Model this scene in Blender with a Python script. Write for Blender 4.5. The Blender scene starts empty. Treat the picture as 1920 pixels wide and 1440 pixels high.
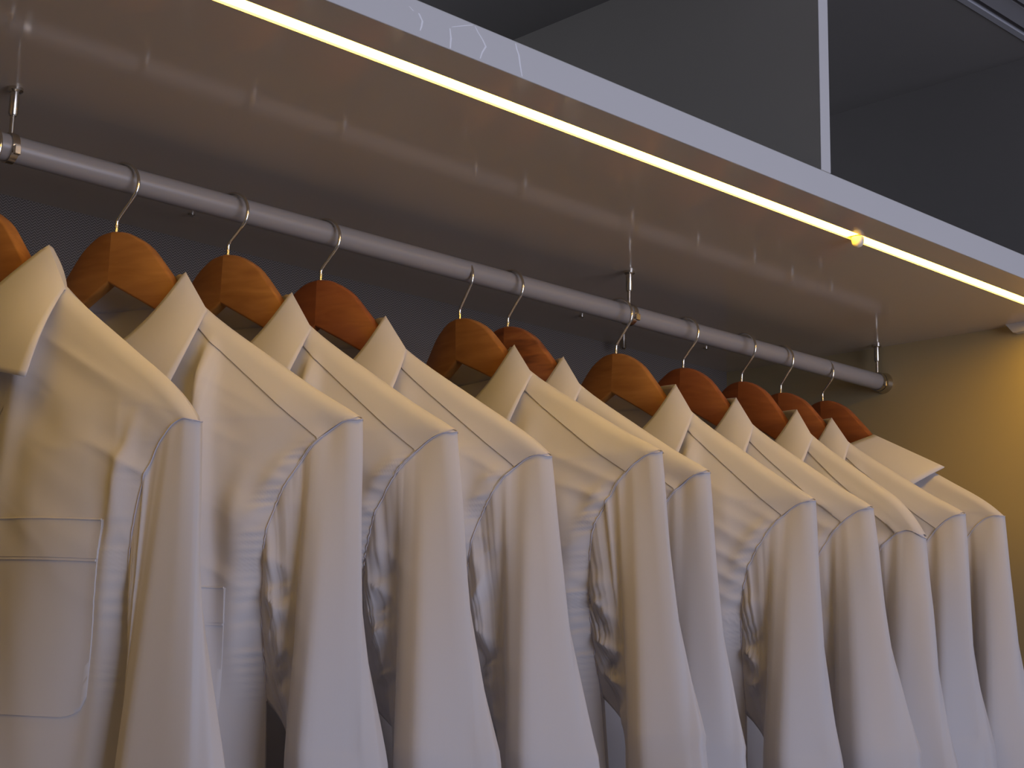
import bpy, math
import numpy as np
from mathutils import Matrix, Vector

# ------------------------------------------------------------------ camera, world, exposure
scene = bpy.context.scene
C = scene.collection
HC = 1.45                                    # camera height above the floor
M = np.array([[0.7206, 0.1486, 0.6772], [-0.6930, 0.1237, 0.7103], [0.0218, -0.9811, 0.1921]])
M = np.linalg.svd(M)[0] @ np.linalg.svd(M)[2]
cam = bpy.data.objects.new('camera', bpy.data.cameras.new('camera'))
C.objects.link(cam)
cam.data.sensor_width = 36.0
cam.data.lens = 2830.0 / 1920.0 * 36.0
cam.data.clip_start = 0.02
cam.matrix_world = Matrix(((M[0, 0], -M[0, 1], -M[0, 2], 0.0),
                           (M[1, 0], -M[1, 1], -M[1, 2], 0.0),
                           (M[2, 0], -M[2, 1], -M[2, 2], HC), (0, 0, 0, 1)))
scene.camera = cam

WORLD_COL = (0.80, 0.86, 1.0)
WORLD_STR = 0.05
LED_COL = (1.0, 0.57, 0.05)
LED_STR = 26.0
WIN_COL = (0.73, 0.765, 1.0)
WIN_W = 54.0
world = bpy.data.worlds.new('room_light')
scene.world = world
world.use_nodes = True
bg = world.node_tree.nodes['Background']
bg.inputs['Color'].default_value = (*WORLD_COL, 1)
bg.inputs['Strength'].default_value = WORLD_STR
# daylight coming through the window of the room, in the wall opposite the wardrobe
WX0, WX1, WZ0, WZ1, YROOM = 0.0, 2.3, 0.8, 2.2, -2.4
wl = bpy.data.lights.new('window_daylight', 'AREA')
wl.shape = 'RECTANGLE'; wl.size = WX1 - WX0; wl.size_y = WZ1 - WZ0
wl.color = WIN_COL; wl.energy = WIN_W
wlo = bpy.data.objects.new('window_daylight', wl); C.objects.link(wlo)
wlo.location = ((WX0 + WX1) / 2, YROOM + 0.02, (WZ0 + WZ1) / 2)
wlo.rotation_euler = (math.radians(90), 0, 0)
vs = scene.view_settings
vs.view_transform = 'Standard'
vs.look = 'None'
vs.gamma = 1.0
vs.use_curve_mapping = False
vs.exposure = 0.0

# ------------------------------------------------------------------ helpers
def tag(o, label=None, cat=None, group=None, kind=None):
    if label: o['label'] = label
    if cat: o['category'] = cat
    if group: o['group'] = group
    if kind: o['kind'] = kind
    return o

def empty(name, mat=None, loc=None):
    o = bpy.data.objects.new(name, None)
    C.objects.link(o)
    o.empty_display_size = 0.05
    if mat is not None: o.matrix_world = mat
    if loc is not None: o.location = loc
    return o

def mesh_obj(name, V, F, mat, parent=None, smooth=True, sharp=None):
    me = bpy.data.meshes.new(name)
    V = np.asarray(V, dtype=np.float64)
    if isinstance(F, np.ndarray):
        n, k = F.shape
        me.vertices.add(len(V)); me.vertices.foreach_set('co', V.astype(np.float32).ravel())
        me.loops.add(n * k); me.loops.foreach_set('vertex_index', F.astype(np.int32).ravel())
        me.polygons.add(n)
        me.polygons.foreach_set('loop_start', np.arange(0, n * k, k, dtype=np.int32))
        me.update(calc_edges=True)
        me.validate()
    else:
        me.from_pydata([tuple(v) for v in V], [], F)
        me.update()
    if smooth:
        me.polygons.foreach_set('use_smooth', np.ones(len(me.polygons), dtype=bool))
        if sharp: me.set_sharp_from_angle(angle=math.radians(sharp))
    if mat: me.materials.append(mat)
    o = bpy.data.objects.new(name, me)
    C.objects.link(o)
    if parent: o.parent = parent
    return o

class MB:
    """collects simple solids into one mesh"""
    def __init__(self): self.v = []; self.f = []
    def add(self, V, F):
        b = len(self.v); self.v += [tuple(map(float, p)) for p in V]; self.f += [tuple(i + b for i in f) for f in F]; return self
    def box(self, x0, x1, y0, y1, z0, z1, bev=0.0):
        if bev <= 0:
            V = [(x, y, z) for x in (x0, x1) for y in (y0, y1) for z in (z0, z1)]
            F = [(0, 1, 3, 2), (4, 6, 7, 5), (0, 4, 5, 1), (2, 3, 7, 6), (0, 2, 6, 4), (1, 5, 7, 3)]
            return self.add(V, F)
        V = []; idx = {}
        lo = (x0, y0, z0); hi = (x1, y1, z1)
        for sx in (0, 1):
            for sy in (0, 1):
                for sz in (0, 1):
                    s = (sx, sy, sz)
                    c = [hi[k] if s[k] else lo[k] for k in range(3)]
                    for ax in range(3):
                        p = list(c)
                        for k in range(3):
                            if k != ax: p[k] += -bev if s[k] else bev
                        idx[(s, ax)] = len(V); V.append(p)
        F = []
        for ax in range(3):
            a, b = [k for k in range(3) if k != ax]
            for sd in (0, 1):
                q = []
                for (u, w) in ((0, 0), (1, 0), (1, 1), (0, 1)):
                    s = [0, 0, 0]; s[ax] = sd; s[a] = u; s[b] = w
                    q.append(idx[(tuple(s), ax)])
                flip = (sd == 0) != (ax == 1)
                F.append(tuple(q[::-1]) if flip else tuple(q))
        for ax in range(3):
            a, b = [k for k in range(3) if k != ax]
            for u in (0, 1):
                for w in (0, 1):
                    s0 = [0, 0, 0]; s0[a] = u; s0[b] = w; s1 = list(s0); s1[ax] = 1
                    s0 = tuple(s0); s1 = tuple(s1)
                    F.append((idx[(s0, a)], idx[(s1, a)], idx[(s1, b)], idx[(s0, b)]))
        for s in [(i, j, k) for i in (0, 1) for j in (0, 1) for k in (0, 1)]:
            F.append((idx[(s, 0)], idx[(s, 1)], idx[(s, 2)]))
        return self.add(V, F)
    def tube(self, pts, r, n=12, caps=True):
        pts = [Vector(p) for p in pts]
        rs = r if hasattr(r, '__len__') else [r] * len(pts)
        up = None; rings = []
        for i, p in enumerate(pts):
            t = (pts[min(i + 1, len(pts) - 1)] - pts[max(i - 1, 0)])
            if t.length < 1e-9: t = Vector((0, 0, 1))
            t.normalize()
            if up is None:
                up = Vector((0, 0, 1)) if abs(t.z) < 0.9 else Vector((1, 0, 0))
            a = up - t * up.dot(t); a.normalize(); up = a
            b = t.cross(a)
            rings.append([p + (a * math.cos(2 * math.pi * k / n) + b * math.sin(2 * math.pi * k / n)) * rs[i] for k in range(n)])
        V = [q for ring in rings for q in ring]
        F = []
        for i in range(len(rings) - 1):
            for k in range(n):
                k2 = (k + 1) % n
                F.append((i * n + k, i * n + k2, (i + 1) * n + k2, (i + 1) * n + k))
        if caps:
            F.append(tuple(range(n))[::-1]); F.append(tuple(range((len(rings) - 1) * n, len(rings) * n)))
        return self.add(V, F)
    def build(self, name, mat, parent=None, smooth=False, sharp=35):
        import bmesh
        o = mesh_obj(name, self.v, self.f, mat, parent, smooth=False)
        bm = bmesh.new(); bm.from_mesh(o.data)
        bmesh.ops.recalc_face_normals(bm, faces=bm.faces)
        bm.to_mesh(o.data); bm.free()
        if smooth:
            o.data.polygons.foreach_set('use_smooth', np.ones(len(o.data.polygons), dtype=bool))
            o.data.set_sharp_from_angle(angle=math.radians(sharp))
        return o

def grid_faces(nr, nc, wrap=False, off=0, flip=False):
    i = np.arange(nr - 1)[:, None]; j = np.arange(nc if wrap else nc - 1)[None, :]
    j2 = (j + 1) % nc
    a = i * nc + j; b = i * nc + j2; c = (i + 1) * nc + j2; d = (i + 1) * nc + j
    q = np.stack([a, d, c, b] if not flip else [a, b, c, d], -1).reshape(-1, 4)
    return q + off

def hermite(xs, ys):
    """smooth monotone-ish cubic through points"""
    xs = np.array(xs, float); ys = np.array(ys, float)
    if xs[0] > xs[-1]: xs = xs[::-1]; ys = ys[::-1]
    d = np.diff(ys) / np.diff(xs)
    m = np.zeros_like(ys); m[0] = d[0]; m[-1] = d[-1]
    for i in range(1, len(ys) - 1):
        m[i] = 0 if d[i - 1] * d[i] <= 0 else 2 * d[i - 1] * d[i] / (d[i - 1] + d[i])
    def f(x):
        x = np.clip(np.asarray(x, float), xs[0], xs[-1])
        i = np.clip(np.searchsorted(xs, x) - 1, 0, len(xs) - 2)
        h = xs[i + 1] - xs[i]; t = (x - xs[i]) / h
        return ((2 * t**3 - 3 * t**2 + 1) * ys[i] + (t**3 - 2 * t**2 + t) * h * m[i]
                + (-2 * t**3 + 3 * t**2) * ys[i + 1] + (t**3 - t**2) * h * m[i + 1])
    return f

def vnoise(x, y, seed):
    """2-D value noise in [-1,1]"""
    x = np.asarray(x, float) + seed * 17.31; y = np.asarray(y, float) + seed * 5.77
    xi = np.floor(x); yi = np.floor(y); fx = x - xi; fy = y - yi
    fx = fx * fx * (3 - 2 * fx); fy = fy * fy * (3 - 2 * fy)
    def h(a, b):
        v = np.sin(a * 127.1 + b * 311.7 + seed * 74.7) * 43758.5453
        return (v - np.floor(v)) * 2 - 1
    return ((h(xi, yi) * (1 - fx) + h(xi + 1, yi) * fx) * (1 - fy)
            + (h(xi, yi + 1) * (1 - fx) + h(xi + 1, yi + 1) * fx) * fy)

def ridge(x, y, seed):
    return 1 - 2 * np.abs(vnoise(x, y, seed))

def sstep(a, b, x):
    t = np.clip((np.asarray(x, float) - a) / (b - a), 0, 1)
    return t * t * (3 - 2 * t)

# ------------------------------------------------------------------ materials
def new_mat(name):
    m = bpy.data.materials.new(name); m.use_nodes = True
    nt = m.node_tree; b = nt.nodes['Principled BSDF']
    return m, nt, b

def plain(name, col, rough=0.5, metal=0.0, var=0.06, scale=6.0, bump=0.0, bscale=300.0, spec=0.5, coat=0.0):
    m, nt, b = new_mat(name)
    N, L = nt.nodes, nt.links
    tc = N.new('ShaderNodeTexCoord'); no = N.new('ShaderNodeTexNoise')
    no.inputs['Scale'].default_value = scale; no.inputs['Detail'].default_value = 4
    L.new(tc.outputs['Object'], no.inputs['Vector'])
    mx = N.new('ShaderNodeMix'); mx.data_type = 'RGBA'
    mx.inputs['A'].default_value = (*[c * (1 - var) for c in col], 1)
    mx.inputs['B'].default_value = (*[min(1, c * (1 + var)) for c in col], 1)
    L.new(no.outputs['Fac'], mx.inputs['Factor'])
    L.new(mx.outputs['Result'], b.inputs['Base Color'])
    b.inputs['Roughness'].default_value = rough
    b.inputs['Metallic'].default_value = metal
    b.inputs['Specular IOR Level'].default_value = spec
    b.inputs['Coat Weight'].default_value = coat
    if bump > 0:
        n2 = N.new('ShaderNodeTexNoise'); n2.inputs['Scale'].default_value = bscale
        L.new(tc.outputs['Object'], n2.inputs['Vector'])
        bp = N.new('ShaderNodeBump'); bp.inputs['Strength'].default_value = bump; bp.inputs['Distance'].default_value = 0.001
        L.new(n2.outputs['Fac'], bp.inputs['Height']); L.new(bp.outputs['Normal'], b.inputs['Normal'])
    return m

def emitter(name, col, strength):
    m, nt, b = new_mat(name)
    b.inputs['Base Color'].default_value = (0.9, 0.88, 0.8, 1)
    b.inputs['Emission Color'].default_value = (*col, 1)
    b.inputs['Emission Strength'].default_value = strength
    return m

def wood(name, c0, c1, c2):
    m, nt, b = new_mat(name)
    N, L = nt.nodes, nt.links
    tc = N.new('ShaderNodeTexCoord'); mp = N.new('ShaderNodeMapping')
    info = N.new('ShaderNodeObjectInfo')
    mul = N.new('ShaderNodeMath'); mul.operation = 'MULTIPLY'; mul.inputs[1].default_value = 13.0
    L.new(info.outputs['Random'], mul.inputs[0])
    cmb = N.new('ShaderNodeCombineXYZ')
    for k in range(3): L.new(mul.outputs[0], cmb.inputs[k])
    L.new(cmb.outputs[0], mp.inputs['Location'])
    mp.inputs['Scale'].default_value = (9.0, 70.0, 70.0)
    mp.inputs['Rotation'].default_value = (0, math.radians(28), 0)
    L.new(tc.outputs['Object'], mp.inputs['Vector'])
    no = N.new('ShaderNodeTexNoise'); no.inputs['Scale'].default_value = 1.6; no.inputs['Detail'].default_value = 6
    no.inputs['Distortion'].default_value = 0.6
    L.new(mp.outputs[0], no.inputs['Vector'])
    cr = N.new('ShaderNodeValToRGB')
    e = cr.color_ramp.elements
    e[0].position = 0.28; e[0].color = (*c0, 1)
    e[1].position = 0.72; e[1].color = (*c2, 1)
    x = e.new(0.5); x.color = (*c1, 1)
    L.new(no.outputs['Fac'], cr.inputs['Fac']); L.new(cr.outputs['Color'], b.inputs['Base Color'])
    b.inputs['Roughness'].default_value = 0.42
    b.inputs['Coat Weight'].default_value = 0.15; b.inputs['Coat Roughness'].default_value = 0.25
    bp = N.new('ShaderNodeBump'); bp.inputs['Strength'].default_value = 0.12; bp.inputs['Distance'].default_value = 0.0008
    L.new(no.outputs['Fac'], bp.inputs['Height']); L.new(bp.outputs['Normal'], b.inputs['Normal'])
    return m

def cotton(name, col, rough=0.62):
    m, nt, b = new_mat(name)
    N, L = nt.nodes, nt.links
    tc = N.new('ShaderNodeTexCoord')
    no = N.new('ShaderNodeTexNoise'); no.inputs['Scale'].default_value = 9; no.inputs['Detail'].default_value = 3
    L.new(tc.outputs['Object'], no.inputs['Vector'])
    mx = N.new('ShaderNodeMix'); mx.data_type = 'RGBA'
    mx.inputs['A'].default_value = (*[c * 0.97 for c in col], 1); mx.inputs['B'].default_value = (*col, 1)
    L.new(no.outputs['Fac'], mx.inputs['Factor']); L.new(mx.outputs['Result'], b.inputs['Base Color'])
    b.inputs['Roughness'].default_value = rough
    b.inputs['Specular IOR Level'].default_value = 0.35
    b.inputs['Sheen Weight'].default_value = 0.15
    b.inputs['Sheen Roughness'].default_value = 0.4
    mp = N.new('ShaderNodeMapping'); mp.inputs['Scale'].default_value = (1, 1, 0.35)
    L.new(tc.outputs['Object'], mp.inputs['Vector'])
    wv = N.new('ShaderNodeTexNoise'); wv.inputs['Scale'].default_value = 1400; wv.inputs['Detail'].default_value = 1
    L.new(mp.outputs[0], wv.inputs['Vector'])
    bp = N.new('ShaderNodeBump'); bp.inputs['Strength'].default_value = 0.06; bp.inputs['Distance'].default_value = 0.0004
    L.new(wv.outputs['Fac'], bp.inputs['Height']); L.new(bp.outputs['Normal'], b.inputs['Normal'])
    tr = N.new('ShaderNodeBsdfTranslucent'); tr.inputs['Color'].default_value = (*col, 1)
    ms = N.new('ShaderNodeMixShader'); ms.inputs['Fac'].default_value = 0.24
    out = N['Material Output']
    L.new(b.outputs[0], ms.inputs[1]); L.new(tr.outputs[0], ms.inputs[2]); L.new(ms.outputs[0], out.inputs['Surface'])
    return m

def herringbone(name):
    m, nt, b = new_mat(name)
    N, L = nt.nodes, nt.links
    tc = N.new('ShaderNodeTexCoord'); sp = N.new('ShaderNodeSeparateXYZ')
    L.new(tc.outputs['Object'], sp.inputs[0])
    def math_(op, a, bv=None, c=None):
        n = N.new('ShaderNodeMath'); n.operation = op
        for k, v in enumerate((a, bv, c)):
            if v is None: continue
            if isinstance(v, (int, float)): n.inputs[k].default_value = v
            else: L.new(v, n.inputs[k])
        return n.outputs[0]
    P = 0.0065                                           # width of one chevron
    tri = math_('PINGPONG', sp.outputs['X'], P / 2)
    k = math_('ADD', sp.outputs['Z'], tri)
    fr = math_('FRACT', math_('MULTIPLY', k, 1 / 0.0030))
    ln = math_('SMOOTH_MIN', math_('ABSOLUTE', math_('SUBTRACT', fr, 0.5)), 0.5, 0.1)
    cr = N.new('ShaderNodeValToRGB')
    cr.color_ramp.elements[0].position = 0.12; cr.color_ramp.elements[0].color = (0.23, 0.195, 0.165, 1)
    cr.color_ramp.elements[1].position = 0.34; cr.color_ramp.elements[1].color = (0.090, 0.074, 0.060, 1)
    L.new(ln, cr.inputs['Fac']); L.new(cr.outputs['Color'], b.inputs['Base Color'])
    bp = N.new('ShaderNodeBump'); bp.inputs['Strength'].default_value = 0.3; bp.inputs['Distance'].default_value = 0.001
    bp.invert = True
    L.new(ln, bp.inputs['Height']); L.new(bp.outputs['Normal'], b.inputs['Normal'])
    b.inputs['Roughness'].default_value = 0.9
    return m

M_ROOM = plain('painted_plaster', (0.38, 0.375, 0.37), rough=0.8, var=0.03)
M_LACQ = plain('white_lacquer', (0.68, 0.665, 0.64), rough=0.22, var=0.015, coat=0.3)
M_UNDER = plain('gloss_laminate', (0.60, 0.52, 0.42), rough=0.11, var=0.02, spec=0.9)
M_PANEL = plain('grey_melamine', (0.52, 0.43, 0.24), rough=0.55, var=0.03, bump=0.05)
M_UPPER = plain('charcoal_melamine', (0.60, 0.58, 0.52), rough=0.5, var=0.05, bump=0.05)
M_UPSHADE = plain('shaded_melamine', (0.26, 0.25, 0.235), rough=0.5, var=0.05, bump=0.05)  # upper cupboard melamine again, its shade put into a darker base colour
M_RAIL = plain('rail_enamel', (0.28, 0.26, 0.245), rough=0.32, var=0.02)
M_METAL = plain('nickel', (0.62, 0.57, 0.48), rough=0.22, metal=1.0, var=0.08, scale=60)
M_HOOK = plain('polished_wire', (0.72, 0.69, 0.62), rough=0.18, metal=1.0, var=0.03)
M_FABRIC = herringbone('herringbone_cloth')
M_LED = emitter('led_diffuser', LED_COL, LED_STR)
M_DOME = plain('frosted_plastic', (0.75, 0.68, 0.55), rough=0.35, var=0.03)
M_DARK = plain('dark_hole', (0.02, 0.018, 0.016), rough=0.8)
M_FLOOR = plain('oak_floor', (0.28, 0.22, 0.17), rough=0.5, var=0.15, scale=3)
M_ALU = plain('anodised_track', (0.52, 0.53, 0.56), rough=0.45, metal=0.2, var=0.03)
M_SHIRT = cotton('white_cotton', (0.68, 0.66, 0.665))
M_THREAD = plain('seam_thread', (0.52, 0.50, 0.56), rough=0.8)
M_BUTTON = plain('shirt_button', (0.72, 0.70, 0.66), rough=0.25)
WOODS = {
    'orange': wood('honey_beech', (0.30, 0.115, 0.022), (0.36, 0.145, 0.030), (0.42, 0.180, 0.040)),
    'red': wood('reddish_beech', (0.22, 0.060, 0.014), (0.28, 0.080, 0.018), (0.33, 0.100, 0.024)),
    'grain': wood('streaky_beech', (0.11, 0.030, 0.010), (0.27, 0.085, 0.020), (0.36, 0.130, 0.032)),
}

# ------------------------------------------------------------------ the wardrobe
YR, ZR = 1.1266, HC + 0.4132        # rail axis
RR = 0.0112                         # rail radius
ZS = HC + 0.4648                    # underside of the shelf
ZT = HC + 0.4929                    # top of the shelf
YF = 0.8088                         # front face
YB = 1.400                          # back wall
XW = 1.7846                         # inner face of right wall
XL = -0.60                          # inner face of left wall
ZTOP_L, ZTOP_R = HC + 0.7622, HC + 0.8248
XD0, XD1 = 1.1807, 1.1967           # divider

def struct(name, mb, mat):
    o = mb.build(name, mat)
    tag(o, kind='structure'); return o

floor = struct('floor', MB().box(-3, 2.65, YROOM, 1.42, -0.05, 0.0), M_FLOOR)
ZROOM = 2.56
struct('ceiling', MB().box(-3, 2.65, YROOM, 1.42, ZROOM, ZROOM + 0.05), M_ROOM)
struct('wall_room_left', MB().box(-3.05, -3, YROOM, 1.42, 0, ZROOM), M_ROOM)
struct('wall_room_right', MB().box(2.65, 2.70, YROOM, 1.42, 0, ZROOM), M_ROOM)
struct('wall_room_front', MB().box(-3, WX0, YROOM - 0.05, YROOM, 0, ZROOM).box(WX1, 2.65, YROOM - 0.05, YROOM, 0, ZROOM)
       .box(WX0, WX1, YROOM - 0.05, YROOM, 0, WZ0).box(WX0, WX1, YROOM - 0.05, YROOM, WZ1, ZROOM), M_ROOM)
wf = MB()
for (a, b, c, d) in ((WX0, WX1, WZ0, WZ0 + .04), (WX0, WX1, WZ1 - .04, WZ1), (WX0, WX0 + .04, WZ0, WZ1), (WX1 - .04, WX1, WZ0, WZ1), ((WX0 + WX1) / 2 - .02, (WX0 + WX1) / 2 + .02, WZ0, WZ1)):
    wf.box(a, b, YROOM - 0.04, YROOM, c, d)
struct('window_1', wf, M_LACQ)
struct('wall_back', MB().box(XL - 0.018, XW + 0.018, YB, YB + 0.012, 0.0, ZS + 0.0005), M_FABRIC)
struct('wall_back_upper', MB().box(XL - 0.018, XW + 0.018, YB, YB + 0.012, ZS + 0.0005, ZTOP_R + 0.03), M_UPPER)
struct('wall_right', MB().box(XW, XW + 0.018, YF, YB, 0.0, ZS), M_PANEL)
struct('wall_right_upper', MB().box(XW, XW + 0.018, YF, YB, ZT, ZTOP_R), M_UPSHADE)
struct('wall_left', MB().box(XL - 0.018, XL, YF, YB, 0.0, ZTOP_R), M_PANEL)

shelf = empty('wardrobe_shelf', loc=(0.5, YF, ZS))
def child(mb, name, mat, par, **k):
    o = mb.build(name, mat, None, **k)
    o.parent = par
    o.matrix_parent_inverse = par.matrix_world.inverted()
    return o
def place(e):
    bpy.context.view_layer.update()
    return e
place(shelf)
GY0, GY1, GD = 0.8508, 0.8676, 0.0030                 # groove that holds the LED strip
_b = MB()
_pr = [(YF + 0.0012, ZS), (GY0, ZS), (GY0, ZS + GD), (GY1, ZS + GD), (GY1, ZS), (YB, ZS), (YB, ZT), (YF + 0.0012, ZT)]
_n = len(_pr)
_b.add([(x, y, z) for x in (XL, XW + 0.018) for y, z in _pr],
       [(k, (k + 1) % _n, _n + (k + 1) % _n, _n + k) for k in range(_n)] + [(0, 1, 2, 7), (2, 3, 6, 7), (3, 4, 5, 6), (8, 15, 10, 9), (10, 15, 14, 11), (11, 14, 13, 12)])
child(_b, 'board', M_UNDER, shelf)
fe = child(MB().box(XL, XW + 0.018, YF, YF + 0.0012, ZS, ZT, 0.0004), 'front_edge_band', M_LACQ, shelf)
fe['label'] = 'pale blue-grey glossy front edge of the shelf'
M_STREAK = plain('painted_reflection', (0.93, 0.92, 0.92), rough=0.5, var=0.02)  # pale ribbons paint wavy reflections onto the glossy front edge
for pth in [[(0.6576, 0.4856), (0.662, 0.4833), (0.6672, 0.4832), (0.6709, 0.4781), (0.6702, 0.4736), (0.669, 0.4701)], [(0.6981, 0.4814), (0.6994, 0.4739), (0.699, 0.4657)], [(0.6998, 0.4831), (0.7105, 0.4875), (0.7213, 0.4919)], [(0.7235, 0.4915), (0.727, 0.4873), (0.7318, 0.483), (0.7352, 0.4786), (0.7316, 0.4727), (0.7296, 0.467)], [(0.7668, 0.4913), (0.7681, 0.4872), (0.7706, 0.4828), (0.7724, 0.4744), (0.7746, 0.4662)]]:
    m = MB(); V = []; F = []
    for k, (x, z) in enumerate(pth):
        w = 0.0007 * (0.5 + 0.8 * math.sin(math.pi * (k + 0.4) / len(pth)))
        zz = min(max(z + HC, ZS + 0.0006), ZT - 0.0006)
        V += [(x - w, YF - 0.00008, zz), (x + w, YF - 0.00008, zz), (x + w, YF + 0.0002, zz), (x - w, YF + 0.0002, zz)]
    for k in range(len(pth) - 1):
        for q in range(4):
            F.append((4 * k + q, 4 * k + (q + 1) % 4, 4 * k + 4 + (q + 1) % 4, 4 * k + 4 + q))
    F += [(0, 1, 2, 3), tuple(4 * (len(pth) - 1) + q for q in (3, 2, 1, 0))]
    m.add(V, F); sc_ = child(m, 'reflection_streak', M_STREAK, shelf)
top = child(MB().box(XL, XW + 0.018, YF + 0.0012, YB, ZT, ZT + 0.0008), 'top_face', M_UPPER, shelf)
for sx, sy in ((0.791, 1.3146), (1.3767, 1.3165), (1.6294, 1.3152)):
    child(MB().tube([(sx, sy, ZS + 0.001), (sx, sy, ZS - 0.0022), (sx, sy, ZS - 0.003)], [0.0035, 0.0035, 0.002], 14), 'screw_head', M_METAL, shelf, smooth=True)
tag(shelf, 'long wardrobe shelf with glossy brown-lit underside and pale front edge above the shirts', 'shelf')

peg = MB().tube([(1.516, 1.3695, ZS + 0.001), (1.516, 1.3695, ZS - 0.004), (1.516, 1.3695, ZS - 0.012), (1.516, 1.3695, ZS - 0.014)], [0.004, 0.004, 0.0045, 0.003], 14).build('shelf_peg', M_METAL, None, smooth=True)
tag(peg, 'small metal peg under the shelf near the back wall, right of centre', 'peg')

div = empty('cabinet_divider', loc=(1.1887, YF, ZT + 0.0008)); place(div)
child(MB().box(XD0, XD1, YF + 0.0012, YB, ZT + 0.0008, ZTOP_R), 'panel', M_UPPER, div)
child(MB().box(XD0, XD1, YF, YF + 0.0012, ZT + 0.0008, ZTOP_R, 0.0003), 'front_edge_band', M_LACQ, div)
tag(div, 'upright divider panel with pale front edge standing on the shelf', 'divider')

struct('ceiling_left', MB().box(XL, XD0, 0.872, YB, ZTOP_L, ZTOP_L + 0.016), M_UPSHADE)
struct('ceiling_right', MB().box(XL, XW + 0.018, 0.874, YB, ZTOP_R, ZTOP_R + 0.016), M_UPSHADE)

trk = empty('sliding_door_track', loc=(0.5, 0.84, ZTOP_R)); place(trk)
child(MB().box(XD1, XW + 0.4, 0.8625, 0.8735, ZTOP_R - 0.001, ZTOP_R + 0.03, 0.001), 'rear_rail', M_ALU, trk)
child(MB().box(XD1, XW + 0.4, 0.8540, 0.8625, ZTOP_R + 0.010, ZTOP_R + 0.03), 'groove', M_DARK, trk)
child(MB().box(XD1, XW + 0.4, 0.8250, 0.8540, ZTOP_R - 0.001, ZTOP_R + 0.03, 0.001), 'front_rail', M_ALU, trk)
child(MB().box(XD1, XW + 0.4, 0.8180, 0.8250, ZTOP_R + 0.008, ZTOP_R + 0.03), 'groove', M_DARK, trk)
child(MB().box(XD1, XW + 0.4, 0.7800, 0.8180, ZTOP_R - 0.004, ZTOP_R + 0.03, 0.001), 'fascia', M_ALU, trk)
tag(trk, 'blue-grey metal sliding door track along the top of the upper cupboard', 'door track')

# LED strips and the sensor between them
def led(x0, x1, label):
    o = MB().box(x0, x1, GY0 + 0.0003, GY1 - 0.0003, ZS + GD - 0.0012, ZS + GD).build('led_strip', M_LED)
    tag(o, label, 'light strip', 'light strips under the shelf')
led(XL, 1.3115, 'long glowing warm LED strip under the shelf, left of the sensor')
led(1.3245, XW - 0.001, 'short glowing warm LED strip under the shelf, right of the sensor')
sen = MB().tube([(1.318, 0.859, ZS + 0.0005), (1.318, 0.859, ZS - 0.003), (1.318, 0.859, ZS - 0.0065), (1.318, 0.859, ZS - 0.009), (1.318, 0.859, ZS - 0.0102)],
                [0.0066, 0.0066, 0.0060, 0.0040, 0.0012], 20).build('motion_sensor', M_DOME, None, smooth=True, sharp=50)
tag(sen, 'small round motion sensor dome between the two LED strips', 'sensor')

# hanging rail
rl = empty('wardrobe_rail', loc=(XL, YR, ZR)); place(rl)
child(MB().tube([(XL, YR, ZR), (XW - 0.012, YR, ZR)], RR, 40), 'tube', M_RAIL, rl, smooth=True)
child(MB().tube([(XW - 0.012, YR, ZR), (XW - 0.0115, YR, ZR), (XW - 0.009, YR, ZR), (XW - 0.009, YR, ZR), (XW - 0.0001, YR, ZR)],
                [RR, RR + 0.0022, RR + 0.0022, RR + 0.001, RR + 0.0035], 36), 'end_socket', M_METAL, rl, smooth=True)
tag(rl, 'pale enamelled tube rail hanging under the shelf with all the hangers', 'rail')

def bracket(x, label):
    e = empty('rail_bracket', loc=(x, YR, ZS)); place(e)
    child(MB().tube([(x, YR, ZS), (x, YR, ZS - 0.0025), (x, YR, ZS - 0.004)], [0.0065, 0.0065, 0.0045], 18), 'mounting_plate', M_METAL, e, smooth=True)
    child(MB().tube([(x, YR, ZS - 0.003), (x, YR, ZS - 0.022), (x, YR, ZS - 0.024)], [0.0038, 0.0038, 0.0028], 16), 'sleeve', M_METAL, e, smooth=True)
    child(MB().tube([(x, YR, ZS - 0.023), (x, YR, ZR + RR + 0.001)], 0.0021, 12), 'rod', M_METAL, e, smooth=True)
    V = []; F = []; n = 32
    for k in range(n):
        a = 2 * math.pi * k / n
        for (dx, r) in ((-0.003, RR + 0.0001), (-0.003, RR + 0.0016), (0.003, RR + 0.0016), (0.003, RR + 0.0001)):
            V.append((x + dx, YR + r * math.cos(a), ZR + r * math.sin(a)))
    for k in range(n):
        k2 = (k + 1) % n
        for q in range(4):
            F.append((k * 4 + q, k * 4 + (q + 1) % 4, k2 * 4 + (q + 1) % 4, k2 * 4 + q))
    m = MB(); m.add(V, F); child(m, 'ring', M_METAL, e, smooth=True)
    child(MB().box(x - 0.0028, x + 0.0028, YR - RR - 0.0045, YR - RR - 0.001, ZR - 0.0085, ZR - 0.001, 0.0006), 'clamp_screw', M_METAL, e)
    tag(e, label, 'bracket', 'brackets holding the rail under the shelf')
bracket(0.5065, 'metal rail bracket at the far left beside the picture edge')
bracket(1.2568, 'metal rail bracket in the middle of the rail')
bracket(1.7690, 'metal rail bracket at the right end of the rail by the wall')

sup = MB()
sup.add([(XW, 0.80, ZS), (XW, 0.936, ZS), (XW, 0.926, ZS - 0.012), (XW, 0.80, ZS - 0.012),
         (XW - 0.012, 0.80, ZS), (XW - 0.012, 0.936, ZS), (XW - 0.012, 0.926, ZS - 0.012), (XW - 0.012, 0.80, ZS - 0.012)],
        [(0, 1, 2, 3), (7, 6, 5, 4), (0, 4, 5, 1), (1, 5, 6, 2), (2, 6, 7, 3), (3, 7, 4, 0)])
so = sup.build('shelf_support', M_LACQ)
tag(so, 'small pale block under the shelf at the right picture edge', 'shelf support')

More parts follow.
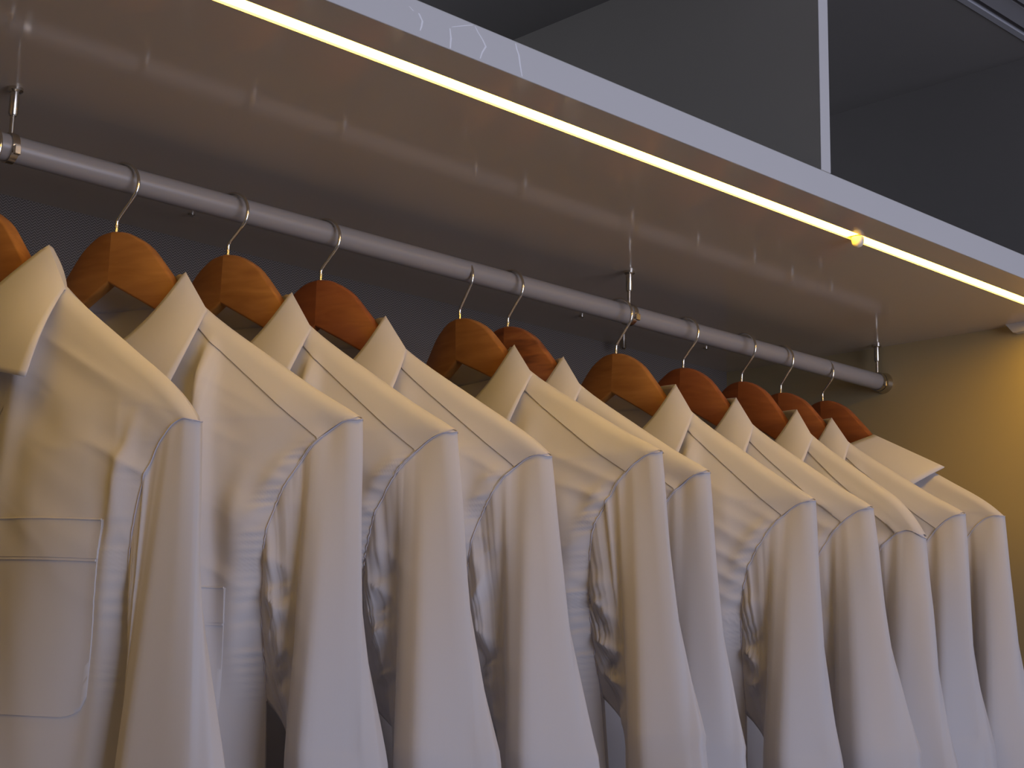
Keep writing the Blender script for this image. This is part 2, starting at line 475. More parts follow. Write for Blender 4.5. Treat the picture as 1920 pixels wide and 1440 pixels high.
# shelf-pin holes in the right wall
for y, z in ((0.905, HC + 0.186), (0.905, HC + 0.146)):
    o = MB().tube([(XW - 0.0006, y, z), (XW + 0.001, y, z)], 0.0016, 12).build('pin_hole', M_DARK)
    o.parent = bpy.data.objects['wall_right']

# ------------------------------------------------------------------ hangers
h_top = hermite([0, 0.010, 0.03, 0.05, 0.075, 0.10, 0.15, 0.20, 0.212], [0, -0.0008, -0.011, -0.034, -0.066, -0.0875, -0.123, -0.157, -0.167])
h_bot = hermite([0, 0.05, 0.10, 0.15, 0.20, 0.212], [-0.045, -0.0735, -0.109, -0.142, -0.174, -0.178])
BEND = 0.15
def n_sh(s): return -BEND * np.sqrt(np.asarray(s) ** 2 + 0.012 ** 2) + BEND * 0.012

def arm_mesh():
    ss = np.concatenate([np.linspace(0, 0.06, 13), np.linspace(0.07, 0.205, 16), [0.209, 0.212]])
    V = []; T = 0.0062; bv = 0.0024
    for i, s in enumerate(ss):
        t, b = float(h_top(s)), float(h_bot(s))
        if s > 0.2: 
            k = (s - 0.2) / 0.012; mid = (t + b) / 2; f = math.sqrt(max(0.05, 1 - k * k)); t = mid + (t - mid) * f; b = mid + (b - mid) * f
        n0 = -BEND * s
        prof = [(-T, b + bv), (-T + bv * .3, b + bv * .3), (-T + bv, b), (T - bv, b), (T - bv * .3, b + bv * .3), (T, b + bv),
                (T, t - bv), (T - bv * .3, t - bv * .3), (T - bv, t), (-T + bv, t), (-T + bv * .3, t - bv * .3), (-T, t - bv)]
        V += [(s, n0 + p, z) for p, z in prof]
    n = 12; F = []
    for i in range(len(ss) - 1):
        for k in range(n):
            k2 = (k + 1) % n
            F.append((i * n + k, i * n + k2, (i + 1) * n + k2, (i + 1) * n + k))
    F.append(tuple(range(n))[::-1]); F.append(tuple(range((len(ss) - 1) * n, len(ss) * n)))
    return V, F
ARM_V, ARM_F = arm_mesh()

def hook_pts(zrail):
    # zrail: height of the rail axis above the top of the wood
    R = 0.0195; rt = zrail + RR + 0.0016; cz = rt - R
    P = [(0, 0, -0.012), (0, 0, 0.004), (0, 0, 0.0095), (0.0008, 0, 0.0115), (0.0022, 0, 0.0135)]
    a0 = -38
    ex, ez = R * math.cos(math.radians(a0)), cz + R * math.sin(math.radians(a0))
    for k in range(1, 6):
        t = k / 6; P.append((0.0022 + (ex - 0.0022) * t, 0, 0.0135 + (ez - 0.0135) * t))
    for a in range(a0, 150, 9):
        P.append((R * math.cos(math.radians(a)), 0, cz + R * math.sin(math.radians(a))))
    return P

# local axes of a garment: +x lateral (towards the room), +y = towards the garment's front, +z up
def frame(X, th, zt, roll):
    th = math.radians(th)
    a = Vector((math.sin(th), -math.cos(th), 0)); b = Vector((-math.cos(th), -math.sin(th), 0))
    R = Matrix(((a.x, b.x, 0, 0), (a.y, b.y, 0, 0), (0, 0, 1, 0), (0, 0, 0, 1)))
    T1 = Matrix.Translation((X, YR, ZR + zt - 0.10))
    T2 = Matrix.Translation((0, 0, 0.10))
    Ry = Matrix.Rotation(roll, 4, 'Y')
    return T1 @ R @ Ry @ T2

def make_hanger(Mx, zrail, kind, label):
    e = empty('wooden_hanger', Mx)
    w = WOODS[kind]
    m = MB(); m.add(ARM_V, ARM_F); m.build('arm', w, e, smooth=True, sharp=50)
    m = MB(); m.add([(-x, y, z) for x, y, z in ARM_V], ARM_F); m.build('arm', w, e, smooth=True, sharp=50)
    m = MB().tube(hook_pts(zrail), 0.00155, 12); h = m.build('hook', M_HOOK, e, smooth=True)
    h['label'] = 'thin silver wire hook'
    tag(e, label, 'hanger', 'wooden hangers on the rail')

# ------------------------------------------------------------------ shirts
UNDER = -0.385; ZHEM = -0.80
z_sh = hermite([0.078, 0.10, 0.15, 0.19, 0.215, 0.228], [-0.0625, -0.0805, -0.1155, -0.1425, -0.1575, -0.166])
W_c = hermite([-0.166, -0.1685, -0.180, -0.200, -0.239, -0.277, -0.33, -0.385, -0.45, -0.60, -0.80],
              [0.228, 0.2180, 0.2030, 0.1880, 0.1705, 0.1640, 0.161, 0.163, 0.166, 0.174, 0.182])
W_wide = hermite([-0.166, -0.1685, -0.180, -0.200, -0.239, -0.277, -0.33, -0.385, -0.45, -0.60, -0.80],
                 [0.228, 0.2215, 0.2130, 0.2050, 0.1990, 0.1970, 0.197, 0.199, 0.201, 0.206, 0.21])
def zt_front(s):
    s = np.abs(s); k = np.clip(s / 0.078, 0, 1)
    return np.where(s < 0.078, -0.0625 - 0.094 * np.clip(1 - k ** 1.7, 0, 1) ** 0.75, z_sh(np.maximum(s, 0.078)))
def zt_back(s):
    s = np.abs(s); k = np.clip(s / 0.078, 0, 1)
    return np.where(s < 0.078, -0.0625 + 0.004 * (1 - k ** 2), z_sh(np.maximum(s, 0.078)))

class Shirt:
    def __init__(self, seed, Df, Db, folds, pucker=1.0, flare=0.0, crease=(0.10, 0.012), yoke=True, sl_in=0.0, mid=0.0, wide=False, droop=0.0, pe=3.2, sdk=0.9, slide=0.0, cs=0.0):
        self.mid = mid; self.cs = cs; self.sdk = sdk; self.slide = slide; self.wide = wide; self.droop = droop; self.pe = pe
        self.seed, self.Df, self.Db, self.folds, self.pk, self.flare, self.cr, self.yoke, self.sl_in = seed, Df, Db, folds, pucker, flare, crease, yoke, sl_in
    def W(self, z):
        f = W_wide if self.wide else W_c
        return np.where(np.asarray(z) > -0.166, 0.228, f(np.minimum(z, -0.166)))
    def post(self, V):
        V = np.array(V, float)
        k = np.clip((np.abs(V[:, 0]) - 0.183) / 0.045, 0, 1)
        V[:, 2] -= self.droop * k * k
        V[:, 0] += self.slide
        return V
    def gap(self, z):
        u = np.clip((z + 0.166) / (UNDER + 0.166), 0, 1)
        return 0.026 * 2.6 * u ** 0.6 * (1 - u) ** 2 * (1 + u)
    def nfront(self, s, z):
        s = np.asarray(s, float); z = np.asarray(z, float)
        a = np.abs(s); d = np.maximum(zt_front(a) - z, 0)
        W = self.W(z); r = np.clip(a / W, 0, 1)
        ntop = n_sh(a) + 0.036 * np.clip(1 - (a / 0.078) ** 2, 0, 1)
        nside = n_sh(W) * 0.75 + self.gap(z) * min(1, self.Df / 0.04)
        chest = self.Df * (1 - 0.0 * r)
        P = chest + (n_sh(W) * 0.75 - chest) * r ** self.pe + (nside - n_sh(W) * 0.75) * r ** 5
        w = 1 - np.exp(-d / 0.085)
        Rr = 0.0085
        rnd = Rr * np.sqrt(np.clip(1 - (1 - np.clip(d / Rr, 0, 1)) ** 2, 0, 1))
        rnd = rnd * np.clip((a - 0.05) / 0.03, 0, 1) * (1 - w)
        n = ntop * (1 - w) + P * w + rnd
        # soft hanging folds
        ed = sstep(0.0, 0.03, d) 
        for (s0, dr, wd, am, z0, z1) in self.folds:
            c = s0 + dr * (z - z0) / (-0.5)
            x = (s - c) / (wd * (1 + 1.2 * np.clip((z0 - z) / 0.5, 0, 1)))
            n = n + am * np.exp(-x * x) * sstep(z0, z0 - 0.06, z) * (1 - 0.5 * sstep(z1, z1 - 0.15, z)) * ed
        # broad undulation and small wrinkles
        n = n + 0.0045 * vnoise(s * 16, z * 3.2, self.seed) * sstep(0.02, 0.12, d) * (1 - 0.6 * r ** 4)
        n = n + 0.0020 * ridge(s * 30 + z * 6, z * 5, self.seed + 3) * sstep(0.01, 0.08, d)
        n = n + 0.0010 * vnoise(s * 60 + z * 12, z * 14, self.seed + 5) * sstep(0.01, 0.06, d)
        # drag lines falling from the shoulder end
        t = s * 0.55 + z
        n = n + 0.0017 * ridge(t * 48, s * 9, self.seed + 7) * sstep(0.06, 0.16, a) * sstep(0.005, 0.03, d) * sstep(-0.33, -0.25, z)
        # puckered armhole seam
        dist = (W - a)
        env = sstep(-0.175, -0.205, z) * sstep(-0.40, -0.35, z)
        lam = 0.0085
        ph = z / lam + 1.6 * vnoise(z * 55, 0.3, self.seed + 11) - a * 25
        amp = 0.0017 * self.pk * (0.55 + 0.6 * vnoise(z * 40, 3.1, self.seed + 13))
        n = n + amp * np.sin(2 * np.pi * ph) * np.exp(-((dist - 0.006) / 0.0085) ** 2) * env
        n = n + 0.0030 * self.pk * np.exp(-((dist - 0.011) / 0.009) ** 2) * env
        return n
    def nback(self, s, z):
        s = np.asarray(s, float); z = np.asarray(z, float)
        a = np.abs(s); d = np.maximum(zt_back(a) - z, 0)
        W = self.W(z); r = np.clip(a / W, 0, 1)
        ntop = n_sh(a) - 0.034 * np.clip(1 - (a / 0.078) ** 2, 0, 1)
        nside = n_sh(W) * 0.75 - self.gap(z) * min(1, self.Db / 0.04)
        P = -self.Db + (n_sh(W) * 0.75 + self.Db) * r ** 2.2 + (nside - n_sh(W) * 0.75) * r ** 5
        w = 1 - np.exp(-d / 0.085)
        Rr = 0.0085
        rnd = Rr * np.sqrt(np.clip(1 - (1 - np.clip(d / Rr, 0, 1)) ** 2, 0, 1)) * np.clip((a - 0.05) / 0.03, 0, 1) * (1 - w)
        n = ntop * (1 - w) + P * w - rnd
        return n + 0.004 * vnoise(s * 14, z * 3, self.seed + 21) * sstep(0.02, 0.12, d) * (1 - r ** 4)

def panel(sh, front, lod):
    if front:
        nc = int(150 / lod) | 1; nr1 = int(150 / lod); nr2 = 30
    else:
        nc = 51; nr1 = 46; nr2 = 16
    x = np.linspace(-1, 1, nc)
    r = np.sign(x) * (1 - (1 - np.abs(x)) ** 1.35)
    r[np.abs(r) < 1e-9] = 0
    ztf = zt_front if front else zt_back
    s_top = r * 0.228
    zt = ztf(s_top)
    zbreak = -0.41
    t1 = np.linspace(0, 1, nr1) ** 1.15
    t2 = np.linspace(0, 1, nr2 + 1)[1:]
    Z = np.concatenate([zt[None, :] + (zbreak - zt)[None, :] * t1[:, None],
                        zbreak + (ZHEM - 0.03 * (1 - np.abs(r)[None, :] ** 2) - zbreak) * t2[:, None]], 0)
    S = r[None, :] * sh.W(Z)
    Nn = sh.nfront(S, Z) if front else sh.nback(S, Z)
    V = np.stack([S, Nn, Z], -1).reshape(-1, 3)
    F = grid_faces(Z.shape[0], nc, flip=front)
    return V, F, (S, Nn, Z)

def armhole(sh, q, side):
    """closed loop: q=0 shoulder tip, 0..0.5 front edge, 0.5 underarm, back edge to 1"""
    q = np.asarray(q, float)
    qq = np.where(q <= 0.5, q * 2, (1 - q) * 2)
    u = np.clip(qq, 0, 1) ** 1.45
    z = -0.166 + (UNDER + 0.166) * u
    W = sh.W(z) - 1e-5
    nf = sh.nfront(W, z); nb = sh.nback(W, z)
    nm = (nf + nb) / 2
    end = np.clip((qq - 0.93) / 0.07, 0, 1)
    n = np.where(q <= 0.5, nf, nb)
    n = n * (1 - end) + nm * end
    st = np.clip(1 - qq / 0.03, 0, 1)
    n = n * (1 - st) + nm * st
    return W, n, z

def sleeve(sh, lod, side):
    nq = int(128 / lod); nv = int(78 / lod); nl = 34
    q = np.arange(nq) / nq
    s0, n0, z0 = armhole(sh, q, side)
    phi = 2 * np.pi * q
    fl = sh.flare if side > 0 else 0.0
    sd = sh.seed + (0 if side > 0 else 50)
    dk = sh.sdk
    c0, c1 = sh.cr                                   # crease position (q) and how sharp it stands out
    rg = np.random.RandomState(sd * 7 + 3)
    j = lambda a: (rg.rand() - 0.5) * 2 * a
    # cross-section of the hanging sleeve: (q, lateral, depth)
    wi = 0.022 if sh.wide else 0.0
    if sh.wide:
        ctl = [(c0, 0.214 + j(.003), 0.008), (c0 + 0.05, 0.205, 0.004), (0.30, 0.203, -0.008), (0.50, 0.204, -0.028)]
    else:
        ctl = [(c0, 0.226 + sh.cs + j(.003), 0.013 + c1), (c0 + 0.05, 0.203 + sh.cs + j(.003), 0.009 + 0.72 * c1), (c0 + 0.085, 0.198 + sh.cs, -0.008), (0.30, 0.188, -0.012), (0.50, 0.182 + j(.003), -0.028)]
    ctl += [(0.66, 0.205, -0.064), (0.78, 0.236, -0.070 + j(.004)), (0.88, 0.262 + j(.003), -0.050), (0.95, 0.2665, -0.030), (1.005, 0.256, -0.014 + sh.mid)]
    cq = np.array([c[0] for c in ctl]); cs = np.array([c[1] for c in ctl]); cn = np.array([c[2] for c in ctl])
    qx = np.concatenate([cq - 1, cq, cq + 1])
    def samp(vals, sig=0.007):
        qq = (np.arange(1024) + 0.5) / 1024
        y = np.interp(qq, qx, np.concatenate([vals] * 3))
        fr = np.fft.rfft(y); k = np.arange(len(fr))
        y = np.fft.irfft(fr * np.exp(-0.5 * (2 * np.pi * k * sig) ** 2), 1024)
        return np.interp(q, qq, y, period=1.0)
    R_s, R_n = samp(cs), samp(cn)
    soft_s, soft_n = samp(cs, 0.06), samp(cn, 0.06)
    def ring(z, grow):
        k = np.clip((-0.42 - z) / 0.33, 0, 1)
        a = soft_s + (R_s - soft_s) * grow; b = soft_n + (R_n - soft_n) * grow
        cen = 0.222; a = cen + (a - cen) * (1 + 0.20 * np.sin(np.pi * k) - 0.1 * k) + fl * (0.5 + 0.9 * (a - 0.19) / 0.07) * 0.75 + sh.sl_in + (fl * 0.9 + 0.012) * k
        b = -0.026 + (b + 0.026) * (1 - 0.15 * k) * dk
        return a, b
    rs1, rn1 = ring(-0.42, 1.0)
    P1 = np.stack([rs1, rn1, np.full(nq, -0.42)], -1)
    P0 = np.stack([s0, n0, z0], -1)
    dist = np.linalg.norm(P1 - P0, axis=1)
    hgt = np.clip((z0 + 0.42) / 0.25, 0, 1)
    dirn = np.sin(phi)
    T0 = np.stack([0.028 + 0.0 * hgt, 0.030 * dirn * (1 - hgt), -0.16 * hgt ** 1.0 * np.ones(nq)], -1)
    # points close to the tip fall over the rounded shoulder end first
    lin = np.clip(hgt, 0, 1)[:, None] ** 1.5
    T0 = T0 * (1 - lin) + (P1 - P0) * lin
    tipw = np.exp(-(np.minimum(q, 1 - q) / 0.05) ** 2)
    T0[:, 0] += 0.006 * tipw
    T1 = np.stack([np.zeros(nq), np.zeros(nq), -dist * 1.0], -1)
    T1 = T1 * (1 - lin) + (P1 - P0) * lin
    v = np.linspace(0, 1, nv)[:, None, None]
    H = ((2 * v**3 - 3 * v**2 + 1) * P0 + (v**3 - 2 * v**2 + v) * T0 + (-2 * v**3 + 3 * v**2) * P1 + (v**3 - v**2) * T1)
    # crumples in the sleeve head in front of the underarm, puckers next to the seam
    vv = v[:, :, 0]
    fr = np.exp(-((q[None, :] - 0.31) / 0.12) ** 2) * np.sin(np.pi * np.clip(vv, 0, 1)) 
    cz = H[:, :, 2]
    crump = 0.0065 * ridge(cz * 34 + H[:, :, 0] * 22, H[:, :, 0] * 24 - cz * 8, sd + 31) + 0.0026 * ridge(cz * 80 - H[:, :, 0] * 30, H[:, :, 0] * 50, sd + 33)
    H[:, :, 1] += crump * fr * min(1.0, sh.pk + 0.0) ** 1.5
    pk = 0.00035 * sh.pk * np.sin(2 * np.pi * (z0 / 0.0085 + 1.5 * vnoise(z0 * 55, 0.7, sd + 5)))[None, :] * np.exp(-(vv / 0.06) ** 2) * (1 - np.exp(-(vv / 0.01) ** 2))
    H[:, :, 1] += pk * sstep(-0.175, -0.20, z0)[None, :]
    und = 0.0016 * vnoise(H[:, :, 0] * 22, cz * 7, sd + 40) * sstep(0.05, 0.3, vv)
    H[:, :, 1] += und * np.sign(np.sin(phi))[None, :]; H[:, :, 0] += und * np.cos(phi)[None, :]
    rows = [H]
    for i in range(1, nl + 1):
        t = i / nl; z = -0.42 - 0.30 * t
        a, b = ring(z, 1.0 - 0.75 * t ** 2)
        wob = 0.0025 * vnoise(phi * 2.0, np.full(nq, z * 9), sd + 60) * min(1, t * 5)
        rows.append(np.stack([a + wob, b + wob, np.full(nq, z)], -1)[None])
    G = np.concatenate(rows, 0)
    G[:, :, 0] *= side
    V = G.reshape(-1, 3)
    F = grid_faces(G.shape[0], nq, wrap=True, flip=(side > 0))
    # cuff: a slightly proud band below
    last = G[-1]
    cen = last.mean(0)
    cu = []
    for (k, dz, sc) in ((0, 0.004, 0.93), (1, 0.004, 1.03), (2, -0.02, 1.04), (3, -0.062, 1.02), (4, -0.062, 0.96), (5, -0.02, 0.95)):
        c = cen + (last - cen) * np.array([0.86 * sc, 0.86 * sc, 1]); c[:, 2] += dz; cu.append(c)
    CV = np.concatenate(cu, 0); CF = grid_faces(6, nq, wrap=True, flip=(side > 0))
    return V, F, CV, CF

def seam_tube(pts, r, n=6):
    return MB().tube(pts, r, n)

def collar_geo(flat=False, big=False, bulge=(0.011, 0.009, -0.007)):
    def K(cf, tip, pk, Q, bf, be):
        return dict(cf=cf, tip=tip, pk=pk, Q=Q, bf=bf, be=be)
    if not flat:
        k = K((0.003, 0.040, -0.128), (0.094, 0.041, -0.146), (0.067, -0.008, -0.0385), (0.0925, -0.006, -0.0745), (0, -0.042, -0.034), (0, -0.052, -0.070))
    else:
        k = K((0.006, 0.046, -0.088), (0.105, 0.034, -0.150), (0.074, 0.000, -0.057), (0.158, -0.022, -0.108), (0, -0.042, -0.046), (0, -0.060, -0.080))
    if big:
        k['tip'] = (0.124, 0.038, -0.152); k['Q'] = (0.096, -0.006, -0.0765)
    P = {a: np.array(b, float) for a, b in k.items()}
    mir = np.array([-1, 1, 1])
    nw, nb, nh = 22, 12, 14
    def half(sign):
        rows = []
        for i in range(nw):
            t = i / (nw - 1)
            f = P['cf'] * (1 - t) + P['pk'] * t; e = P['tip'] * (1 - t) + P['Q'] * t
            bl = math.sin(math.pi * t)
            f = f + np.array(bulge) * bl
            e = e + np.array([0.006, 0.006, 0.001]) * bl
            rows.append((f, e))
        for i in range(1, nb + 1):
            t = i / nb
            f = P['pk'] * (1 - t) + P['bf'] * t; e = P['Q'] * (1 - t) + P['be'] * t
            bl = math.sin(math.pi * t)
            f = f + np.array([0.004, -0.007, 0.002]) * bl; e = e + np.array([0.004, -0.008, 0.0]) * bl
            rows.append((f, e))
        if sign < 0: rows = [(f * mir, e * mir) for f, e in rows]
        return rows
    R = half(1); Lh = half(-1)[::-1][1:]
    allr = R + Lh
    n = len(allr)
    V = np.zeros((nh, n, 3))
    for j, (f, e) in enumerate(allr):
        for i in range(nh):
            t = i / (nh - 1)
            p = f * (1 - t) + e * t
            out = np.array([0.25 * np.sign(p[0]), 1.0 if f[1] > -0.012 else -1.0, 0.2])
            jj = j if j < len(R) else n - 1 - j
            tw = jj / (nw - 1) if jj < nw else (jj - nw + 1) / nb
            p = p + out * 0.0030 * math.sin(math.pi * t) * math.sin(math.pi * min(1, max(0, tw)))
            V[i, j] = p
    # stand: inner band from the fold down to the neckline
    ns = 7; Sv = np.zeros((ns, n, 3))
    for j, (f, e) in enumerate(allr):
        a = abs(f[0])
        if j < nw or j >= n - nw:
            t = (j if j < nw else n - 1 - j) / (nw - 1)
            ang = t * math.pi / 2
            s_ = 0.0755 * math.sin(ang) ** 0.9 if t > 0 else 0.004
            s_ = max(s_, 0.004)
            nk = np.array([s_, 0, float(zt_front(s_)) - 0.001])
            nk[1] = 0.036 * (1 - (s_ / 0.078) ** 2) + float(n_sh(s_))
        else:
            t = (j - nw + 1) / nb if j - nw + 1 <= nb else (n - nw - j) / nb
            s_ = 0.0755 * math.cos(min(1, max(0, t)) * math.pi / 2)
            nk = np.array([s_, -0.034 * (1 - (s_ / 0.078) ** 2) + float(n_sh(s_)), float(zt_back(s_)) - 0.001])
        if j >= len(R) or f[0] < 0: nk[0] *= -1
        inn = np.array([-np.sign(f[0]) * 0.002, -0.002 if f[1] > -0.012 else 0.002, -0.0008])
        for i in range(ns):
            t = i / (ns - 1); Sv[i, j] = (f + inn) * (1 - t) + nk * t
    return (V.reshape(-1, 3), grid_faces(nh, n, flip=True)), (Sv.reshape(-1, 3), grid_faces(ns, n, flip=False))

def solid(o, th, off=1.0):
    m = o.modifiers.new('cloth_thickness', 'SOLIDIFY'); m.thickness = th; m.offset = off
    return o

def patch(sh, s0, s1, ztop, zbot, ns, nz, lift, taper=0.0, round_r=0.0):
    """a cloth patch lying on the front panel, edges tucked in"""
    us = np.concatenate([[0], np.linspace(0.0, 1.0, ns), [1]]); vs_ = np.concatenate([[0], np.linspace(0, 1, nz), [1]])
    U, Vv = np.meshgrid(us, vs_)
    S = s0 + (s1 - s0) * U + taper * Vv * (U - 0.5) * 2
    Zt = ztop(S) if callable(ztop) else ztop
    Zb = zbot(S) if callable(zbot) else zbot
    Z = Zt + (Zb - Zt) * Vv
    if round_r > 0:
        du = np.minimum(U, 1 - U) * abs(s1 - s0)
        k = np.clip(1 - du / round_r, 0, 1)
        Z = Z + sstep(0.5, 1.0, Vv) * round_r * (1 - np.sqrt(np.clip(1 - k ** 2, 0, 1)))
    Nn = sh.nfront(S, Z) + lift
    Nn[0, :] -= lift * 1.4; Nn[-1, :] -= lift * 1.4; Nn[:, 0] -= lift * 1.4; Nn[:, -1] -= lift * 1.4
    V = np.stack([S, Nn, Z], -1).reshape(-1, 3)
    return V, grid_faces(len(vs_), len(us), flip=True)

def make_shirt(Mx, sh, label, lod=1.0, pocket=None, buttons=False, flat=False, group='white shirts on the rail'):
    e = empty('dress_shirt', Mx)
    Vf, Ff, _ = panel(sh, True, lod)
    Vb, Fb, _ = panel(sh, False, lod)
    mesh_obj('front_panel', sh.post(Vf), Ff, M_SHIRT, e)
    mesh_obj('back_panel', sh.post(Vb), Fb, M_SHIRT, e)
    for side in (1, -1):
        V, F, CV, CF = sleeve(sh, lod if side > 0 else max(lod, 2.0), side)
        so = mesh_obj('sleeve', sh.post(V), F, M_SHIRT, e)
        mesh_obj('cuff', sh.post(CV), CF, M_SHIRT, so)
    # armhole seam of the near sleeve
    q = np.linspace(0.5, -0.12, 150)
    qq = np.where(q < 0, 1 + q, q)
    s_, n_, z_ = armhole(sh, qq, 1)
    pts = [(a + 0.0002, b + (0.0004 if k >= 0 else 0), c + 0.0006) for a, b, c, k in zip(s_, n_, z_, q)]
    pts = [tuple(p) for p in sh.post(pts)]
    seam_tube(pts, 0.00055, 6).build('armhole_seam', M_THREAD, e, smooth=True, sharp=80)
    if sh.yoke:
        # front yoke lying over the shoulder, both sides
        for side in (1, -1):
            ns = 60; sgrid = np.linspace(0.079, 0.2255, ns)
            dn = 0.0135 + 0.019 * (sgrid - 0.079) / 0.11
            rows = []
            lift = 0.0012
            for k, (fr, w) in enumerate([(1, 1.0), (1, 1.0), (1, .93), (1, .8), (1, .65), (1, .5), (1, .36), (1, .24), (1, .14), (1, .07), (1, .03), (1, .008), (0, 0), (0, .01), (0, .05), (0, .15), (0, .4), (0, .8), (0, 1.2), (0, 1.2)]):
                z = z_sh(sgrid) - dn * w
                sg = np.minimum(sgrid, sh.W(z) - 0.0006)
                n = sh.nfront(sg, z) if fr else sh.nback(sg, z)
                l = 0.0 if k == 0 or k == 19 else lift
                rows.append(np.stack([sg * side, n + (l if fr else -l), z + (0.0012 if w < 0.05 else 0.0006 * (l > 0))], -1))
            G = np.stack(rows, 0)
            mesh_obj('yoke', sh.post(G.reshape(-1, 3)), grid_faces(20, ns, flip=(side < 0)), M_SHIRT, e, sharp=70)
    (LV, LF), (SV, SF) = collar_geo(flat, buttons, (0.004, 0.007, 0.0) if buttons or flat else (0.012, 0.006, -0.008))
    c = solid(mesh_obj('collar', LV + np.array([sh.slide, 0, 0]), LF, M_SHIRT, e, sharp=38), 0.0014)
    st = solid(mesh_obj('collar_stand', SV + np.array([sh.slide, 0, 0]), SF, M_SHIRT, c, sharp=60), 0.0010)
    V, F = patch(sh, -0.016, 0.016, lambda s: zt_front(s) - 0.001, -0.80, 8, 90, 0.0010)
    mesh_obj('placket', sh.post(V), F, M_SHIRT, e, sharp=60)
    if buttons:
        for z in (-0.135, -0.21, -0.30, -0.39, -0.48, -0.57):
            n = float(sh.nfront(0.0, z)) + 0.001
            MB().tube([(sh.slide, n, z), (sh.slide, n + 0.0016, z), (sh.slide, n + 0.0022, z)], [0.0055, 0.0055, 0.0046], 20).build('button', M_BUTTON, e, smooth=True)
    if pocket:
        s0, s1, zt, zb = pocket
        V, F = patch(sh, s0, s1, lambda s: zt + 0.0 * s, zb, 40, 44, 0.0009, taper=-0.003, round_r=0.014)
        p = mesh_obj('pocket', sh.post(V), F, M_SHIRT, e, sharp=60)
        V, F = patch(sh, s0 + .0004, s1 - .0004, lambda s: zt - 0.0003 + 0.0 * s, zt - 0.0265, 40, 10, 0.0015)
        mesh_obj('pocket_hem', sh.post(V), F, M_SHIRT, p, sharp=60)
        lx = np.linspace(s0 + 0.0006, s1 - 0.0006, 40)
        lp = sh.post(np.stack([lx, sh.nfront(lx, zt + 0 * lx) + 0.0014, zt + 0 * lx], -1))
        MB().tube([tuple(q) for q in lp], 0.0008, 8).build('pocket_lip', M_SHIRT, p, smooth=True)
        V, F = patch(sh, s0 + .001, s1 - .001, lambda s: zt - 0.027 + 0.0 * s, zt - 0.0285, 40, 3, 0.0018)
        mesh_obj('pocket_hem_stitch', sh.post(V), F, M_SHIRT, p, sharp=60)
    tag(e, label, 'shirt', group)
    return e

# X on the rail, turn, height of wood top relative to rail, sideways tilt
SPOTS = [(0.4850, 8.5, -0.0580, 0.024), (0.6060, 22.9, -0.0489, 0.0017), (0.7163, 17.7, -0.0456, 0.0127), (0.8212, 20.6, -0.0476, -0.0022),
         (1.0029, 3.4, -0.0511, -0.0511), (1.0659, 7.3, -0.0489, 0.0012), (1.2301, 7.6, -0.0508, 0.0422), (1.3483, 7.9, -0.0484, 0.0375),
         (1.4587, 1.0, -0.0481, 0.0498), (1.5470, 3.2, -0.0487, -0.0060), (1.6452, -1.0, -0.0446, -0.0500)]
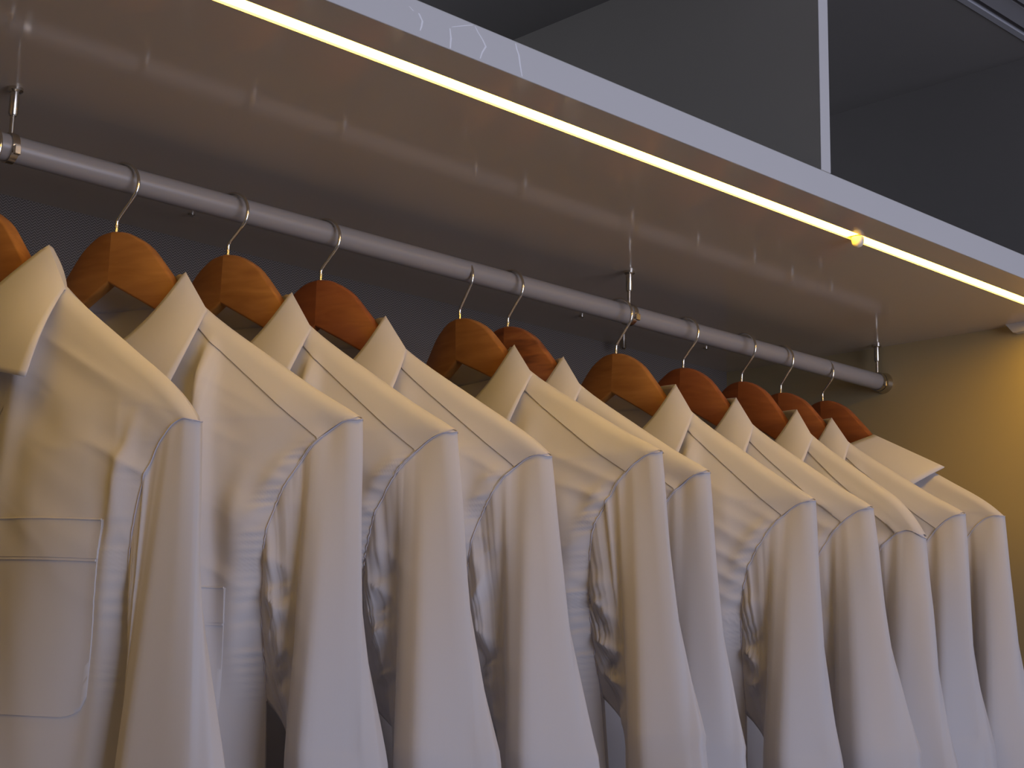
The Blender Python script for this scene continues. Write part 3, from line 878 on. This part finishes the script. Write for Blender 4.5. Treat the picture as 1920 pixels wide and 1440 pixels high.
#   folds: (s at start, drift over 0.5 m, width, height, z start, z fade)
SH = [
    dict(Df=0.034, Db=0.034, flare=0.007, yoke=False, wide=True, droop=0.014, slide=0.017, pe=6.0, pucker=0.3, crease=(0.050, 0.004), folds=[(0.190, -0.01, 0.004, 0.004, -0.16, -0.6), (0.120, 0.02, 0.022, 0.005, -0.17, -0.5), (0.088, 0.01, 0.008, 0.006, -0.08, -0.11)]),
    dict(Df=0.038, Db=0.034, flare=-0.009, crease=(0.060, 0.013), folds=[(0.104, 0.035, 0.0048, 0.0120, -0.078, -0.32), (0.060, 0.01, 0.016, 0.005, -0.14, -0.5), (0.146, -0.01, 0.010, 0.008, -0.19, -0.32)]),
    dict(Df=0.036, Db=0.034, flare=0.009, crease=(0.070, 0.016), folds=[(0.102, 0.03, 0.0050, 0.0095, -0.078, -0.25), (0.140, -0.02, 0.008, 0.007, -0.17, -0.30)]),
    dict(Df=0.036, Db=0.050, flare=0.008, droop=0.008, crease=(0.055, 0.014), folds=[(0.098, 0.02, 0.008, 0.004, -0.085, -0.25), (0.150, -0.03, 0.010, 0.011, -0.155, -0.40)]),
    dict(Df=0.050, Db=0.022, sdk=0.62, flare=-0.006, crease=(0.055, 0.012), folds=[(0.105, 0.03, 0.010, 0.004, -0.09, -0.30), (0.145, 0.01, 0.010, 0.004, -0.17, -0.4)]),
    dict(Df=0.032, Db=0.040, sdk=0.62, flare=-0.002, crease=(0.060, 0.011), folds=[(0.120, 0.02, 0.010, 0.004, -0.10, -0.30)]),
    dict(Df=0.045, Db=0.038, slide=0.008, flare=-0.003, crease=(0.065, 0.014), folds=[(0.098, 0.05, 0.0055, 0.0105, -0.078, -0.30), (0.140, 0.0, 0.012, 0.005, -0.16, -0.4)]),
    dict(Df=0.042, Db=0.030, flare=0.014, crease=(0.060, 0.013), folds=[(0.110, 0.02, 0.010, 0.004, -0.10, -0.30), (0.148, 0.0, 0.009, 0.009, -0.165, -0.4)]),
    dict(Df=0.036, Db=0.034, flare=0.007, droop=0.024, slide=0.009, crease=(0.055, 0.010), folds=[(0.120, 0.02, 0.010, 0.005, -0.10, -0.30)]),
    dict(Df=0.038, Db=0.034, flare=-0.016, crease=(0.065, 0.014), folds=[(0.105, 0.03, 0.007, 0.009, -0.080, -0.30)]),
    dict(Df=0.036, Db=0.034, flare=-0.020, droop=0.010, crease=(0.050, 0.007), yoke=False, pucker=1.2, folds=[(0.120, 0.02, 0.012, 0.005, -0.10, -0.30)]),
]
KIND = ['orange', 'orange', 'orange', 'red', 'orange', 'grain', 'orange', 'red', 'red', 'red', 'red']
HL = ['wooden hanger cut off at the left picture edge, only its right shoulder showing',
      'honey-brown wooden hanger, leftmost one seen whole, with dark left half',
      'honey-brown wooden hanger, second whole one from the left',
      'reddish-brown wooden hanger, third whole one from the left',
      'honey-brown wooden hanger at the middle of the rail, left of the streaky-grained hanger',
      'streaky dark-grained wooden hanger half hidden behind the honey-brown one at mid rail',
      'honey-brown wooden hanger right beside the middle rail bracket',
      'reddish wooden hanger, first to the right of the middle rail bracket',
      'reddish wooden hanger, second to the right of the middle rail bracket',
      'reddish wooden hanger, last but one before the right wall',
      'reddish wooden hanger at the far right, nearest the right wall']
SL = ['large white shirt in the left foreground with a big chest pocket',
      'white shirt behind the foreground one, with a pocket corner and puckered armhole showing',
      'white shirt hanging from the second whole hanger, with a broad cone-shaped sleeve',
      'white shirt on the reddish hanger left of mid rail, with a sharp sleeve crease',
      'white shirt at mid rail with a wide smooth yoke and broad sleeve',
      'white shirt mostly hidden behind the mid-rail shirt, on the streaky-grained hanger',
      'white shirt on the hanger beside the middle rail bracket',
      'white shirt on the first hanger right of the middle rail bracket',
      'white shirt with a low drooping shoulder, third from the right wall',
      'white shirt last but one before the right wall',
      'yellow-lit shirt nearest the right wall with its collar laid flat along the shoulder']
for i, (X, th, zt, roll) in enumerate(SPOTS):
    d = dict(SH[i])
    sh = Shirt(i + 1, **d)
    Mx = frame(X, th, zt, roll)
    make_hanger(Mx, -zt, KIND[i], HL[i])
    lod = 1.0 if i < 5 else 1.35
    pk = {0: (0.058, 0.183, -0.250, -0.382), 1: (0.025, 0.141, -0.300, -0.43)}.get(i)
    make_shirt(Mx, sh, SL[i], lod=lod, pocket=pk, buttons=(i == 0), flat=(i == 10))
